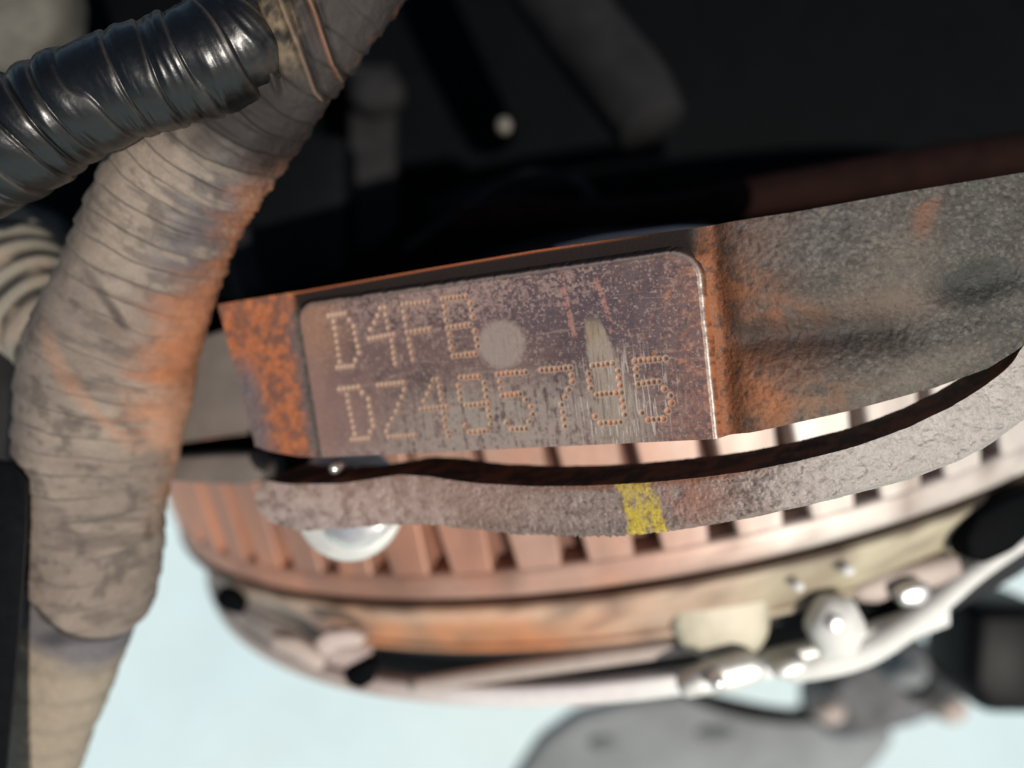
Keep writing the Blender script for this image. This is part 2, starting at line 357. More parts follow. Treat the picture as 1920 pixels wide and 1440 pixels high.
    cw = .8 * (.55 + .45 * sm(.3, .6, fbm(P2, .35, 3, 88)))
    oc = mix(np.zeros(V.shape) + lin(138, 106, 84), lin(176, 104, 70), sm(.4, .9, dshade) * sm(700, 1000, px))
    oc = mix(oc, lin(174, 145, 126), 1 - sm(620, 880, px))
    col = mix(col, lin(186, 156, 130), ringm * .42 * sm(760, 900, px))
    col = mix(col, 0, cen * cw) + oc * (cen * cw)[..., None]
    col = mix(col, lin(84, 58, 48), core * (.25 + .6 * (1 - sm(.35, .6, dshade))) * sm(700, 900, px))  # dark cores painted as shade so the dots read as pits
    met = np.clip(.16 + .12 * (disc + sm_) + .25 * edge * right - .35 * wall - .3 * cen, 0, 1)
    rgh = np.clip(.5 - .06 * sm_ - .12 * edge * right + .3 * wall + .2 * cen + (f2 - .5) * .2, .2, 1)
    n, m_ = uu.shape
    # skirt along the bottom
    sk = uvw(u, np.full_like(u, -PH / 2), np.full_like(u, -3.0)); sk2 = V[:, -1]
    Va = np.vstack([V.reshape(-1, 3), sk2, sk]); k0 = n * m_
    F = gridF(n, m_, 0, flip=True)
    keep = (sd < 1.55).reshape(-1)[F].all(1); F = F[keep][:, ::-1]
    i = np.arange(n - 1); Fs = np.stack([k0 + i, k0 + n + i, k0 + n + i + 1, k0 + i + 1], 1)
    Fs = Fs[(np.abs(u[:-1]) < PW / 2 + .3)]
    F = np.vstack([F, Fs])
    cs = np.zeros((2 * n, 3)) + lin(110, 92, 84)
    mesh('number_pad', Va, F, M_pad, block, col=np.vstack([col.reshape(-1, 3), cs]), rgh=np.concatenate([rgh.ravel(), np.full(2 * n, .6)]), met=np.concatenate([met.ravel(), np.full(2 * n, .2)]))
pad()

def slab(name, uu, vv, ww, col, rgh, met, thick, mat, wallcol, rows=8):
    """front sheet in (u,v,w) plus walls and back"""
    n, m = uu.shape; V = uvw(uu, vv, ww)
    per = [(i, 0) for i in range(n)] + [(n - 1, j) for j in range(1, m)] + [(i, m - 1) for i in range(n - 2, -1, -1)] + [(0, j) for j in range(m - 2, 0, -1)]
    pi = np.array([i * m + j for i, j in per]); rim = V.reshape(-1, 3)[pi]
    Q = np.stack([rim - N * thick * k / (rows - 1) for k in range(rows)], 0)
    wn_ = (fbm(Q, .5, 4, 77) - .5); cen = V.reshape(-1, 3).mean(0)
    Q[1:] += wn_[1:, :, None] * Vv * .5
    L = len(pi); off = n * m
    F = [gridF(n, m, 0)]
    F.append(gridF(rows, L, off, True))
    # back: shift of the front sheet, every column
    b0 = off + rows * L; Vb = V - N * thick
    F.append(gridF(n, m, b0, flip=True))
    Va = np.vstack([V.reshape(-1, 3), Q.reshape(-1, 3), Vb.reshape(-1, 3)])
    wc = np.broadcast_to(wallcol(Q.reshape(-1, 3)), (rows * L, 3)); bc = np.zeros((n * m, 3)) + lin(70, 55, 48)
    k = rows * L + n * m
    return mesh(name, Va, np.vstack(F), mat, block, col=np.vstack([col.reshape(-1, 3), wc, bc]),
                rgh=np.concatenate([rgh.ravel(), np.full(k, .8)]), met=np.concatenate([met.ravel(), np.full(k, .0)]))

TOP = [(408, 571), (560, 546), (800, 503), (1000, 469), (1200, 440), (1300, 427), (1500, 397), (1700, 360), (1920, 324), (2300, 262)]
BOT = [(478, 836), (500, 845), (560, 856), (602, 858), (1346, 823), (1450, 799), (1600, 765), (1750, 724), (1850, 688), (1895, 660), (1915, 646), (2000, 620), (2300, 560)]
def casting():
    n, m = 640, 150
    s = np.linspace(0, 1, n); q = np.linspace(0, 1, m)
    xt = 408 + s * (2150 - 408); xb = 478 + s * (2150 - 478)
    yt = crv(TOP, xt); yb = crv(BOT, xb)
    px = xt[:, None] * (1 - q) + xb[:, None] * q; py = yt[:, None] * (1 - q) + yb[:, None] * q
    uu, vv = surf_uv(px, py, -1.2); P2 = uvP(uu, vv)
    # keep under the pad's flush bottom edge
    padz = (uu > -PW / 2 - .1) & (uu < PW / 2 + .1)
    vv = np.where(padz, np.maximum(vv, -PH / 2 + .12), vv)
    f1 = fbm(P2, .12, 5, 21); f2 = fbm(P2, .55, 5, 22); f3 = fbm(P2, 1.9, 3, 23)
    out = sm(36, 42, uu)
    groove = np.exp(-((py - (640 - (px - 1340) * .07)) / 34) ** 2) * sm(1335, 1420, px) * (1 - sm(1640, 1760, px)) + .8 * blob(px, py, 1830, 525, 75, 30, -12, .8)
    w = -1.2 + out * 1.0 - 1.9 * groove * (.8 + .4 * f2) + .8 * blob(px, py, 1500, 500, 200, 70, -8, .9) + .7 * blob(px, py, 1550, 720, 250, 60, -10, .9)
    w -= 1.2 * np.exp(-((uu - 37) / 1.8) ** 2)
    f5 = fbm(P2, 1.25, 2, 29)
    w += ((f3 - .5) * .42 + (f5 - .5) * .25 + (f2 - .5) * .4) * (.4 + .6 * np.maximum(out, 1 - sm(-38, -36, uu)))
    w = w - np.maximum(w + .9, 0) * sm(PW / 2 + 1.4, PW / 2 + .2, np.abs(uu)) * (vv < PH / 2 + 1)
    kk = sm(PW / 2 + 3.2, PW / 2 + .3, np.abs(uu) + (f2 - .5)) * sm(PH / 2 - 1.5, PH / 2 + .3, vv)
    w = w * (1 - kk) + np.minimum(w, -2.3) * kk
    col = np.zeros(uu.shape + (3,)) + lin(80, 71, 64)
    col = mix(col, lin(94, 92, 90), blob(px, py, 1480, 440, 190, 60, -10, .8) * .7)
    col = mix(col, lin(70, 71, 66), sm(1620, 1800, px) * .85)  # right end coloured darker and greener for its dimmer light
    col = mix(col, lin(62, 58, 54), sm(.48, .62, f2) * .45); col = mix(col, lin(60, 56, 52), sm(.52, .66, f5) * .5)
    col = mix(col, lin(124, 117, 108), sm(.5, .7, fbm(P2, 2.8, 2, 34)) * .5); col = mix(col, lin(52, 47, 43), sm(.52, .66, fbm(P2, 2.1, 2, 35)) * .55)
    col = mix(col, lin(112, 102, 90), blob(px, py, 1690, 520, 60, 110, 20, .8) * .45)
    col = mix(col, lin(122, 84, 62), blob(px, py, 1735, 390, 18, 50, 15, .9) * sm(.35, .55, f2) * .9)
    col = mix(col, lin(114, 94, 78), blob(px, py, 1640, 575, 110, 30, -5, .8) * .5)
    col = mix(col, lin(120, 110, 96), blob(px, py, 1720, 700, 130, 30, -20, .8) * .5)
    col = mix(col, lin(150, 96, 62), blob(px, py, 1440, 600, 80, 36, 0, .8) * sm(.4, .58, f2) * .8)
    col = mix(col, lin(140, 106, 80), blob(px, py, 1480, 760, 110, 40, -12, .8) * sm(.4, .6, f2) * .8)
    rb = blob(px, py, 1350, 640, 36 + 0 * px, 210, -8, .35)
    col = mix(col, lin(160, 98, 56), np.clip(rb, 0, 1) * sm(.3, .6, f2 * .6 + f3 * .4 + .1))
    col = mix(col, lin(176, 108, 62), blob(px, py, 1420, 745, 60, 40, 25, .6) * sm(.3, .5, f1 + .1))
    br = np.clip(1.15 - (px - 1335) / (240 + 90 * (f1 - .5) * 4) - .35 * sm(560, 470, py), 0, 1) * (px > 1310)
    col = mix(col, lin(70, 54, 46), br * .6); col = mix(col, lin(130, 80, 50), br * br * sm(.3, .55, f2 * .6 + f3 * .4 + .12 * f1 - .03) * .95)
    col = mix(col, lin(62, 48, 42), sm(.55, .66, fbm(P2, 1.1, 4, 33)) * br * .7)
    col = mix(col, lin(60, 44, 36), blob(px, py, 1400, 605, 36, 42, 0, .7) * sm(.35, .55, f2 + .05) * .85)
    col = mix(col, lin(48, 43, 40), groove * .55 * sm(.25, .5, f2 + .1) * 1.3)  # shadow of the groove painted into the colour
    col = mix(col, lin(46, 50, 46), blob(px, py, 1835, 528, 70, 28, -12, .8) * .8)  # shade of the right-hand hollow, also in the colour
    # shade of the ledge over the pad painted dark brown, rust left of it
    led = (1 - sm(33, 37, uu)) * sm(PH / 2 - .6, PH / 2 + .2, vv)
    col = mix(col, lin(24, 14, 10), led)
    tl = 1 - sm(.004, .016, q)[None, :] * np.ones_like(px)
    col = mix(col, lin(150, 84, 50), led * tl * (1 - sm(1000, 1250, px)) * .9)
    le = 1 - sm(-37.5, -36, uu)
    rl = mix(np.zeros(col.shape) + lin(158, 94, 60), lin(100, 70, 60), sm(.42, .62, f2) * .8)
    gl = sm(.0, 1, np.clip((px - (430 + (py - 570) * .22)) / 45, 0, 1))
    rl = mix(rl, lin(94, 88, 90), (1 - gl) * sm(640, 720, py) * .9)
    rl = mix(rl, lin(96, 84, 84), sm(-39.5, -37, uu + (f2 - .5) * 3) * .8 * sm(575, 600, py))
    col = mix(col, 0, le) + rl * le[..., None]
    col = col * (1 - .26 * out * (1 - .6 * br))[..., None]
    wall = lambda Q: mix(np.zeros(Q.shape) + lin(46, 34, 29), lin(92, 54, 36), sm(.45, .62, fbm(Q, .4, 4, 5)))
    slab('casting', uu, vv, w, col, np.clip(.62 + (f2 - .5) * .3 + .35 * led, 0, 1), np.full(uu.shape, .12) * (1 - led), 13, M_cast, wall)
casting()

RT = [(478, 930), (486, 905), (500, 900), (515, 904), (540, 908), (640, 907), (700, 898), (750, 890), (800, 893), (850, 901), (900, 907), (1000, 912), (1100, 911), (1200, 906), (1300, 897), (1400, 884), (1500, 864), (1600, 839), (1700, 803), (1780, 765), (1850, 722), (1890, 690), (1908, 668), (1916, 648), (2050, 615)]
RB = [(478, 945), (490, 968), (512, 982), (560, 996), (640, 992), (720, 984), (790, 984), (850, 990), (920, 1001), (1000, 1007), (1100, 1009), (1180, 1007), (1280, 995), (1400, 975), (1550, 942), (1700, 903), (1800, 866), (1850, 840), (1920, 790), (1990, 730), (2080, 660)]
def rail():
    n, m = 640, 52
    s = np.linspace(0, 1, n)
    xt = 478 + s * (1960 - 478); xb = np.where(s < .1, xt, xt + (s - .1) * 90)
    yt = crv(RT, xt); yb = crv(RB, xb)
    k = np.ones(7) / 7; sm_ = lambda a: np.concatenate([a[:3], np.convolve(a, k, 'valid'), a[-3:]])
    yt = sm_(yt); yb = sm_(yb)
    q = np.linspace(0, 1, m)
    px = xt[:, None] * (1 - q) + xb[:, None] * q; py = yt[:, None] * (1 - q) + yb[:, None] * q
    uu, vv = surf_uv(px, py, -.4); P2 = uvP(uu, vv)
    f2 = fbm(P2, .55, 5, 42); f3 = fbm(P2, 1.7, 3, 43); f4 = fbm(P2 * [2.2, .6, 1], 1.4, 3, 47)
    rough_lo = sm(.55, 1, q)[None, :] * sm(700, 900, px) * (1 - sm(1150, 1300, px))
    pit = sm(.62, .72, fbm(P2, 1.6, 3, 51)); w = -.4 - pit * .16 + (fbm(P2, 2.6, 2, 52) - .5) * .22 + (f2 - .5) * .5 * sm(1150, 1400, px) + (f2 - .5) * .25 - .6 * sm(.9, 1., q)[None, :] * sm(700, 900, px) - rough_lo * (f4 - .35) * .9
    vv = vv + rough_lo * sm(.9, 1, q)[None, :] * (f4 - .5) * 1.0 + (f2 - .5) * .5 * sm(.97, 1, q)[None, :]
    col = np.zeros(uu.shape + (3,)) + lin(128, 114, 107)
    col = mix(col, lin(154, 143, 137), sm(.5, .65, f2) * .6)
    col = mix(col, lin(78, 66, 60), sm(.53, .64, f3) * .75); col = mix(col, lin(98, 76, 64), sm(.5, .66, fbm(P2, .2, 4, 49)) * .5)
    col = mix(col, lin(94, 82, 76), rough_lo * .7)
    col = mix(col, lin(182, 166, 160), blob(px, py, 640, 950, 190, 50, 0, .8) * sm(.35, .6, f2) * .8)
    col = mix(col, lin(150, 118, 104), blob(px, py, 780, 930, 260, 60, 3, .8) * .5)
    col = mix(col, lin(136, 96, 82), blob(px, py, 1300, 930, 60, 50, 10, .8) * sm(.3, .5, f2) * .8)
    col = mix(col, lin(158, 155, 150), sm(1380, 1650, px) * .7)
    col = mix(col, lin(120, 96, 82), (1 - sm(470, 520, px)) * .3)
    col = mix(col, lin(110, 68, 46), (1 - sm(.02, .14, q + (f2 - .5) * .15))[..., :] * sm(900, 1150, px) * (1 - sm(1330, 1500, px)) * .8)
    xl = 1155 + (py - 908) * .28; xr = 1222 + (py - 908) * .32
    ym = sm(-5, 6, px - xl + (f2 - .5) * 34 + (f4 - .5) * 14) * (1 - sm(-6, 6, px - xr + (f2 - .5) * 40 + (f4 - .5) * 14)) * (1 - .85 * sm(.54, .64, fbm(P2 * [1.6, .45, 1], .8, 4, 53))) * (.75 + .25 * sm(.3, .6, q))
    yc = mix(np.zeros(col.shape) + lin(174, 152, 44), lin(120, 98, 62), sm(.5, .6, f3 * .5 + f4 * .5) * .85)
    col = mix(col, 0, ym * .93) + yc * (ym * .93)[..., None]
    wall = lambda Q: mix(np.zeros(Q.shape) + lin(62, 41, 32), lin(128, 72, 44), sm(.45, .62, fbm(Q, .4, 4, 15)))
    slab('flange_rail', uu, vv, w, col, np.clip(.52 + (f2 - .5) * .3 + .1 * ym, 0, 1), .22 * (1 - ym), 13, M_rail, wall)
rail()

# ------------------------------------------------------------------ flywheel with its slotted drum
D0 = 382.; CR = rays(1146.6, 699.4) * D0
rn = np.array([-.22108, .94847, .22700]); rn /= np.linalg.norm(rn)
rf = np.array([0, 0, 1.]) - rn * rn[2]; rf /= np.linalg.norm(rf); rg = np.cross(rn, rf)
RR = 213.3
rotW = MC @ np.stack([rf, rg, rn], 1)
fly = thing('flywheel', 'round rusty flywheel drum with a row of upright slots below the engine block', 'flywheel', CR, rot=rotW)
def ring_col(th, h, P):
    d = np.degrees(th); f = fbm(P, .045, 4, 60); g = fbm(P, .3, 3, 61)
    c = np.zeros(P.shape) + lin(148, 110, 94)
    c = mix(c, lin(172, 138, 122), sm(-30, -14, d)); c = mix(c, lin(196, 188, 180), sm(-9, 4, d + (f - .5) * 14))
    c = mix(c, lin(176, 118, 92), sm(.52, .66, f) * .5 * (1 - sm(-12, 0, d)))
    c = mix(c, lin(112, 90, 80), sm(.52, .7, fbm(P * np.array([1, 1, .35]), .16, 4, 64)) * .6)
    c = mix(c, lin(196, 132, 100), sm(.56, .7, fbm(P, .09, 3, 66)) * .5 * (1 - sm(-14, -2, d)))
    return c * (.85 + .3 * g[..., None])
def lathe(name, prof, a0, a1, na, parent, colf, mat=M_ring, met=.3, rgh=.45, sub=3):
    p = np.array(prof, float); t = np.linspace(0, len(p) - 1, (len(p) - 1) * sub + 1)
    pr = np.interp(t, np.arange(len(p)), p[:, 0]); ph = np.interp(t, np.arange(len(p)), p[:, 1])
    a = np.radians(np.linspace(a0, a1, na)); A, _ = np.meshgrid(a, pr, indexing='ij')
    V = np.stack([np.cos(A) * pr, np.sin(A) * pr, ph + 0 * A], -1)
    col = colf(A, ph + 0 * A, V); return raw_mesh(name, V.reshape(-1, 3) / 1000, gridF(na, len(t), 0, flip=True), mat, parent, col=col, met=met, rgh=rgh, smooth=True)
drk = lambda c: (lambda A, h, P: np.zeros(P.shape) + lin(*c) * (.8 + .4 * fbm(P, .2, 3, 9)[..., None]))
lathe('drum_ring', [(203, 8.4), (RR - .7, 8.4), (RR, 7.8), (RR, 1.6), (RR - .8, .8), (RR - 4, .8)], -180, 180, 220, fly, ring_col)
lathe('groove', [(RR - 3.4, 1), (RR - 3.4, -1.6)], -180, 180, 220, fly, drk((78, 56, 46)), met=0, rgh=.8)
def flange_col(A, h, P):
    d = np.degrees(A); f = fbm(P, .06, 4, 70); g = fbm(P, .35, 3, 71)
    c = np.zeros(P.shape) + lin(128, 110, 102)
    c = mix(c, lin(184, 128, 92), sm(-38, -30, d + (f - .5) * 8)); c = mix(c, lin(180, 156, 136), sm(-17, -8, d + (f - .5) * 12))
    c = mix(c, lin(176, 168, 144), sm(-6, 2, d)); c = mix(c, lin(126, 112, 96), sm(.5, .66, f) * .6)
    c = mix(c, lin(196, 170, 148), sm(-9, -5, h) * .5 * (1 - sm(-12, -4, d)))
    c = mix(c, lin(96, 80, 70), sm(.55, .7, fbm(P * np.array([1, 1, .3]), .22, 4, 74)) * .6)
    c = mix(c, lin(88, 70, 60), (1 - sm(-5.5, -2.5, h)) * 0 + sm(-4.5, -2.4, h) * sm(.4, .6, fbm(P, .2, 3, 75)) * .6)
    return c * (.82 + .3 * g[..., None])
lathe('flange', [(RR - 4, -1.4), (RR - .3, -1.4), (RR + .6, -2.2), (206.5, -17.6), (205, -18.6), (188, -18.8)], -180, 180, 220, fly, flange_col, met=.1, rgh=.55, sub=5)
lathe('rolled_edge', [(206.9, -16.2), (208.0, -16.8), (208.0, -18.3), (206.4, -19), (204, -18.7)], -180, 180, 220, fly, flange_col, met=.15, rgh=.5)
lathe('inner_drum', [(206, 64), (206, 4)], -180, 180, 160, fly, drk((108, 78, 66)), met=.1, rgh=.7)
lathe('top_ring', [(196, 66), (RR - .7, 66), (RR, 65.4), (RR, 58.6), (RR - .7, 58), (198, 58)], -180, 180, 220, fly, ring_col)
lathe('hub_disc', [(199, 50), (60, 50), (58, 70), (2, 70)], -180, 180, 90, fly, drk((60, 50, 46)), met=.2, rgh=.6)
pitch = 4.75
for k in range(-19, 12):
    ac = -10.2 + k * pitch; hz = np.array([8.2, 20, 40, 58.1]); hw = np.array([1.46, 1.66, 1.95, 2.2])
    o1 = np.ones(4); a = np.radians(np.stack([-hw, -hw, -hw + .14, -.5 * o1, .5 * o1, hw - .14, hw, hw])); r = np.array([205.7, RR - .5, RR, RR, RR, RR, RR - .5, 205.7])
    A = a + math.radians(ac); H = np.broadcast_to(hz, A.shape); V = np.stack([np.cos(A) * r[:, None], np.sin(A) * r[:, None], H], -1)
    # each fin sits at its own place on the drum: local origin at its foot
    org = np.array([math.cos(math.radians(ac)) * RR, math.sin(math.radians(ac)) * RR, 8])
    o = raw_mesh('fin', (V - org).reshape(-1, 3) / 1000, gridF(8, 4, 0), M_ring, fly, col=ring_col(A, H, V), met=.3, rgh=.45, smooth=False)
    o.location = (org / 1000).tolist()

# ------------------------------------------------------------------ gearbox housing under the flywheel
hou = thing('gearbox_housing', 'pale aluminium gearbox housing rim with boss and openings beneath the flywheel', 'gearbox housing', CR - rn * 30, rot=rotW)
def hl(name, prof, a0, a1, na, colf, **k):
    p = [(r, h + 30) for r, h in prof]; return lathe(name, p, a0, a1, na, hou, colf, **k)
def rim_col(A, h, P):
    d = np.degrees(A); f = fbm(P, .08, 4, 80)
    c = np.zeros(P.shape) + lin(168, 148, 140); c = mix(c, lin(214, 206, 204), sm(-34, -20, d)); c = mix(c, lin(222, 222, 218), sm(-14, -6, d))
    return c * (.85 + .3 * f[..., None])
hl('rim', [(206, -33), (206, -28), (208, -27.4), (210.2, -27.8), (210.8, -29), (210.4, -33.5), (208, -34.6), (206, -34.6)], -140, 12, 200, rim_col, met=.25, rgh=.38)
hl('inner_wall', [(200, -18), (200, -39), (20, -39)], -180, 180, 120, drk((14, 14, 18)), met=0, rgh=.8)  # coloured near-black so the gap under the flange looks shaded
def web_col(A, h, P):
    f = fbm(P, .07, 4, 84); return mix(np.zeros(P.shape) + lin(120, 106, 100), lin(158, 140, 132), sm(.4, .65, f))
hl('web', [(190, -17.9), (206, -17.9), (209, -21), (209.6, -28.5)], -140, -49.5, 90, web_col, met=.1, rgh=.55)
hl('web', [(190, -17.9), (205.4, -17.9), (208, -21), (208.6, -28.5)], -37.5, -31.5, 14, lambda A, h, P: np.zeros(P.shape) + lin(190, 170, 164), met=.1, rgh=.5)
hl('web', [(190, -17.9), (206, -17.9), (209, -21), (209.6, -28.5)], -50, -37.5, 14, web_col, met=.1, rgh=.5)
P_ = lambda nm, poly, d, t, mat, par=hou, **k: prism_in(nm, poly, d, t, mat, par, **k)
def prism_in(nm, poly, d, t, mat, par, **k):
    o = prism(nm, poly, d, t, mat, None, **k)
    Mi = par.matrix_basis if False else Matrix.LocRotScale(par.location, par.rotation_euler, None)
    ow = Matrix.Translation(o.location); o.parent = par; o.matrix_basis = Mi.inverted() @ ow
    return o
def into(o, par):
    Mi = Matrix.LocRotScale(par.location, par.rotation_euler, None); ow = Matrix.Translation(o.location)
    o.parent = par; o.matrix_basis = Mi.inverted() @ ow; return o
P_('boss', [(1258, 1170), (1280, 1090), (1330, 1070), (1430, 1060), (1452, 1120), (1448, 1190), (1432, 1225), (1390, 1240), (1320, 1242), (1278, 1218)], 181.5, 14, M_boss, bev=3.0)
into(simple_tube('brace', [(770, 1285, 198, 13), (900, 1266, 194, 15), (1100, 1237, 190, 17), (1300, 1208, 187, 18)], M_hous, None, 20, 14), hou)
into(dome('bolt', 1565, 1174, 180, 52, 60, 5, M_matte, None, 6), hou)
into(dome('bolt_face', 1560, 1166, 178, 26, 30, 3, M_chrome, None, 6), hou)
into(simple_tube('arm', [(1475, 1262, 186, 18), (1540, 1240, 186, 30), (1620, 1218, 186, 29), (1700, 1172, 186, 25), (1770, 1118, 186, 21), (1830, 1070, 186, 19), (1920, 1010, 187, 17)], M_matte, None, 40, 16), hou)
P_('lug', [(1596, 1100), (1650, 1076), (1720, 1058), (1800, 1036), (1815, 1080), (1760, 1105), (1690, 1118), (1650, 1136), (1606, 1132)], 184, 10, M_hous, bev=2)
P_('lug', [(1682, 1108), (1716, 1094), (1745, 1092), (1750, 1120), (1728, 1140), (1690, 1138)], 180, 4, M_chrome, bev=1.4)  # bright piece added where the glints sit
P_('gap_shade', [(1440, 1130), (1500, 1120), (1600, 1100), (1700, 1110), (1700, 1150), (1640, 1190), (1520, 1250), (1440, 1255)], 196, 3, M_black, bev=.8)  # black plate stands in for the dark of the gap
into(dome('glint_dome', 1496, 1098, 175, 11, 11, 1.2, M_matte, None, 0, 12, 20), hou)  # small domes added to draw the glints on the flange
into(dome('glint_dome', 1588, 1068, 175, 14, 11, 1.4, M_matte, None, 0, 12, 20), hou)
P_('tooth', [(1272, 1284), (1330, 1252), (1410, 1232), (1442, 1246), (1440, 1280), (1390, 1298), (1340, 1308), (1280, 1316)], 175, 7, M_alu, bev=2.2)
into(dome('bolt', 1343, 1276, 173, 17, 17, 2.5, M_chrome, None, 6, 14, 24), hou)
P_('tooth', [(1450, 1256), (1480, 1238), (1516, 1234), (1520, 1262), (1490, 1278), (1458, 1280)], 177, 7, M_alu, bev=2.)
P_('opening_shade', [(1806, 1010), (1830, 965), (1880, 935), (1960, 905), (1960, 985), (1905, 1035), (1850, 1060), (1815, 1050)], 178, 8, M_black, bev=1.5)  # black solids stand in for the dark inside the openings
P_('opening_shade', [(398, 1118), (412, 1102), (440, 1108), (458, 1132), (452, 1156), (425, 1150), (405, 1138)], 233, 5, M_black, bev=1.)
P_('opening_shade', [(640, 1262), (690, 1236), (706, 1244), (700, 1280), (676, 1296), (650, 1286)], 196, 5, M_black, bev=1.)
P_('lug', [(500, 1192), (556, 1196), (604, 1226), (612, 1252), (590, 1262), (548, 1236), (508, 1222)], 212, 6, M_hous, bev=1.6)
P_('clip', [(585, 1205), (610, 1185), (660, 1180), (690, 1196), (672, 1215), (630, 1216), (606, 1236)], 198, 5, M_pale, bev=1.2)

# ------------------------------------------------------------------ bolt behind the rail
bl = thing('flange_bolt', 'shiny silver faceted bolt head peeping out below the left end of the curved rail', 'bolt', at(655, 945, 146))
prism('head', [(584, 962), (604, 1020), (662, 1040), (724, 1010), (748, 958), (726, 890), (662, 866), (600, 890)], 146, 9, M_chrome, bl, 2.6, 3)
dome('slot_glint', 632, 876, 141, 13, 14, 3, M_chrome, bl, 0, 14, 24)  # shiny bead added for the highlight inside the slot
dome('washer', 655, 942, 155, 104, 110, 2.5, M_alu, bl, 0, 16, 48)
simple_tube('shank', [(655, 938, 152, 55), (660, 938, 175, 55), (664, 938, 200, 55)], M_alu, bl, 6, 24)

# ------------------------------------------------------------------ wiring harness
har = thing('wiring_harness', 'dusty cloth-taped wiring harness forking at the left with a shiny black branch', 'wiring harness', at(250, 700, 145))
TR = [(860, -345, 122, 120), (760, -212, 122, 122), (652, -78, 119, 124), (552, 57, 120, 126), (455, 182, 125, 128), (360, 310, 131, 130), (305, 420, 135, 130), (256, 545, 140, 134), (213, 670, 144, 147), (189, 810, 147, 140), (178, 940, 149, 123), (173, 1060, 151, 119), (150, 1150, 154, 108), (122, 1260, 159, 94), (97, 1360, 165, 80), (76, 1460, 172, 68), (60, 1560, 180, 60), (46, 1760, 192, 54), (30, 2100, 215, 48), (20, 2500, 240, 44)]
def trunk():
    nl, na = 1060, 260
    S = catmull(TR, nl); yy = S[:, 1][:, None]
    V0 = tube(TR, nl, na)[0]; px0, py0 = topx(V0); front = sm(1.75, 1.45, np.abs(tube(TR, nl, na)[2]))
    RID = [[(520, -20), (534, 20), (557, 83), (586, 167), (604, 190)], [(574, -20), (580, 0), (598, 52), (617, 117), (640, 152)], [(462, -30), (474, 30), (500, 110), (520, 170)]]
    def rid(k):
        P = np.array(RID[k], float); x = np.interp(py0, P[:, 1], P[:, 0]); return (px0 - x), sm(P[-1, 1] + 14, P[-1, 1] - 14, py0) * front
    def disp(s, a, r):
        Q = np.stack([s, np.cos(a) * 12, np.sin(a) * 12], -1)
        ph = s / 4.2 + a * .35 / np.pi + .5 * (fbm(Q, .05, 3, 90) - .5) * 3
        fr = ph - np.floor(ph); rib = fr * (1 - sm(.86, 1, fr))
        amp = .2 + .35 * blob(a, yy + 0 * a, .9, 360, 1.0, 180, 0, .8)
        d = rib * (amp + .3) - .2 + (fbm(Q, .12, 3, 91) - .5) * 1.0 + (fbm(Q * [1, .35, .35], .5, 4, 92) - .5) * (.2 + .6 * sm(-.2, .7, a))
        d += np.exp(-((s / 2.4 + a * .2) % 1 - .5) ** 2 / .02) * .35 * blob(a, yy + 0 * a, .6, 300, 1.2, 140, 0, .7)
        d += (fbm(Q, .3, 3, 94) - .5) * .5
        d += (fbm(Q, 1.4, 3, 93) - .5) * .7 * blob(a, yy + 0 * a, 1.5, 330, .7, 240, 0, .7)
        for k in range(3):
            dx, mk = rid(k); d += mk * (1.0 * np.exp(-(dx / 7) ** 2) - .5 * np.exp(-((dx - 13) / 7) ** 2) + .35 * sm(2, -30, dx) * sm(-80, -20, dx))
        step = sm(1108, 1116, yy + 18 * np.sin(a) ** 2 - 28 * np.sin(a)); d += -.9 * step
        d += .5 * np.exp(-((yy + 18 * np.sin(a) ** 2 - 28 * np.sin(a) - 1095) / 16) ** 2)
        return d
    V, s, a, r = tube(TR, nl, na, disp); px, py = topx(V); Q = V
    Qs = np.stack([s, np.cos(a) * 12, np.sin(a) * 12], -1)
    f1 = fbm(Qs, .09, 5, 95); f2 = fbm(Qs, .7, 4, 96); fs = fbm(Qs * [1, .22, .22], .55, 4, 97)
    y = yy + 0 * a
    col = np.zeros(V.shape) + lin(128, 116, 106)
    col = mix(col, lin(152, 139, 126), sm(.45, .65, f1) * .6)
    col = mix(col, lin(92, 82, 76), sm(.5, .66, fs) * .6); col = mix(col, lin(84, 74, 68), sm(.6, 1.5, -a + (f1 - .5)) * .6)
    col = mix(col, lin(92, 86, 88), blob(a, y, .55, 350, .55, 150, 0, .6) * sm(.4, .52, fs + .05) * .85)
    ph = s / 4.2 + a * .35 / np.pi + .5 * (fbm(Qs, .05, 3, 90) - .5) * 3; fr = ph - np.floor(ph)
    col = mix(col, lin(66, 56, 50), (sm(.8, .93, fr) * (1 - sm(.97, 1, fr))) * sm(.35, .6, f1 + .05) * .6)
    col = mix(col, lin(76, 68, 64), sm(.55, .7, fbm(Qs, .3, 5, 98)) * .6)
    # upper dark length with dust
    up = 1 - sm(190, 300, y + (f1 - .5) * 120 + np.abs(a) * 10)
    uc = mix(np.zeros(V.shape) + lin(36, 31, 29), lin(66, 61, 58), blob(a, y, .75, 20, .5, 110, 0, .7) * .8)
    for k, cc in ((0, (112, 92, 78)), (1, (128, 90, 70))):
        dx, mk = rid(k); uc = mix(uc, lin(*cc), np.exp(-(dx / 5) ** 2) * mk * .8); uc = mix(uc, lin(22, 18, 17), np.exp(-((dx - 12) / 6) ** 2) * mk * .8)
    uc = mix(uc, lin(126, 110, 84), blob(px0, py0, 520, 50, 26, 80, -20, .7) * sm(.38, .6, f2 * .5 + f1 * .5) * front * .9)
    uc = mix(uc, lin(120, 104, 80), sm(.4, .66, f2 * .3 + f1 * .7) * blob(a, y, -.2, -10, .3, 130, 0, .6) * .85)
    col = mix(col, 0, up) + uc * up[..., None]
    # rust dust on the right flank
    lim = np.interp(y, [-100, 200, 420, 500, 580, 700, 800, 900, 1000, 1100], [1.3, 1.1, .85, .5, .35, .6, .7, 1.0, 1.5, 2.2])
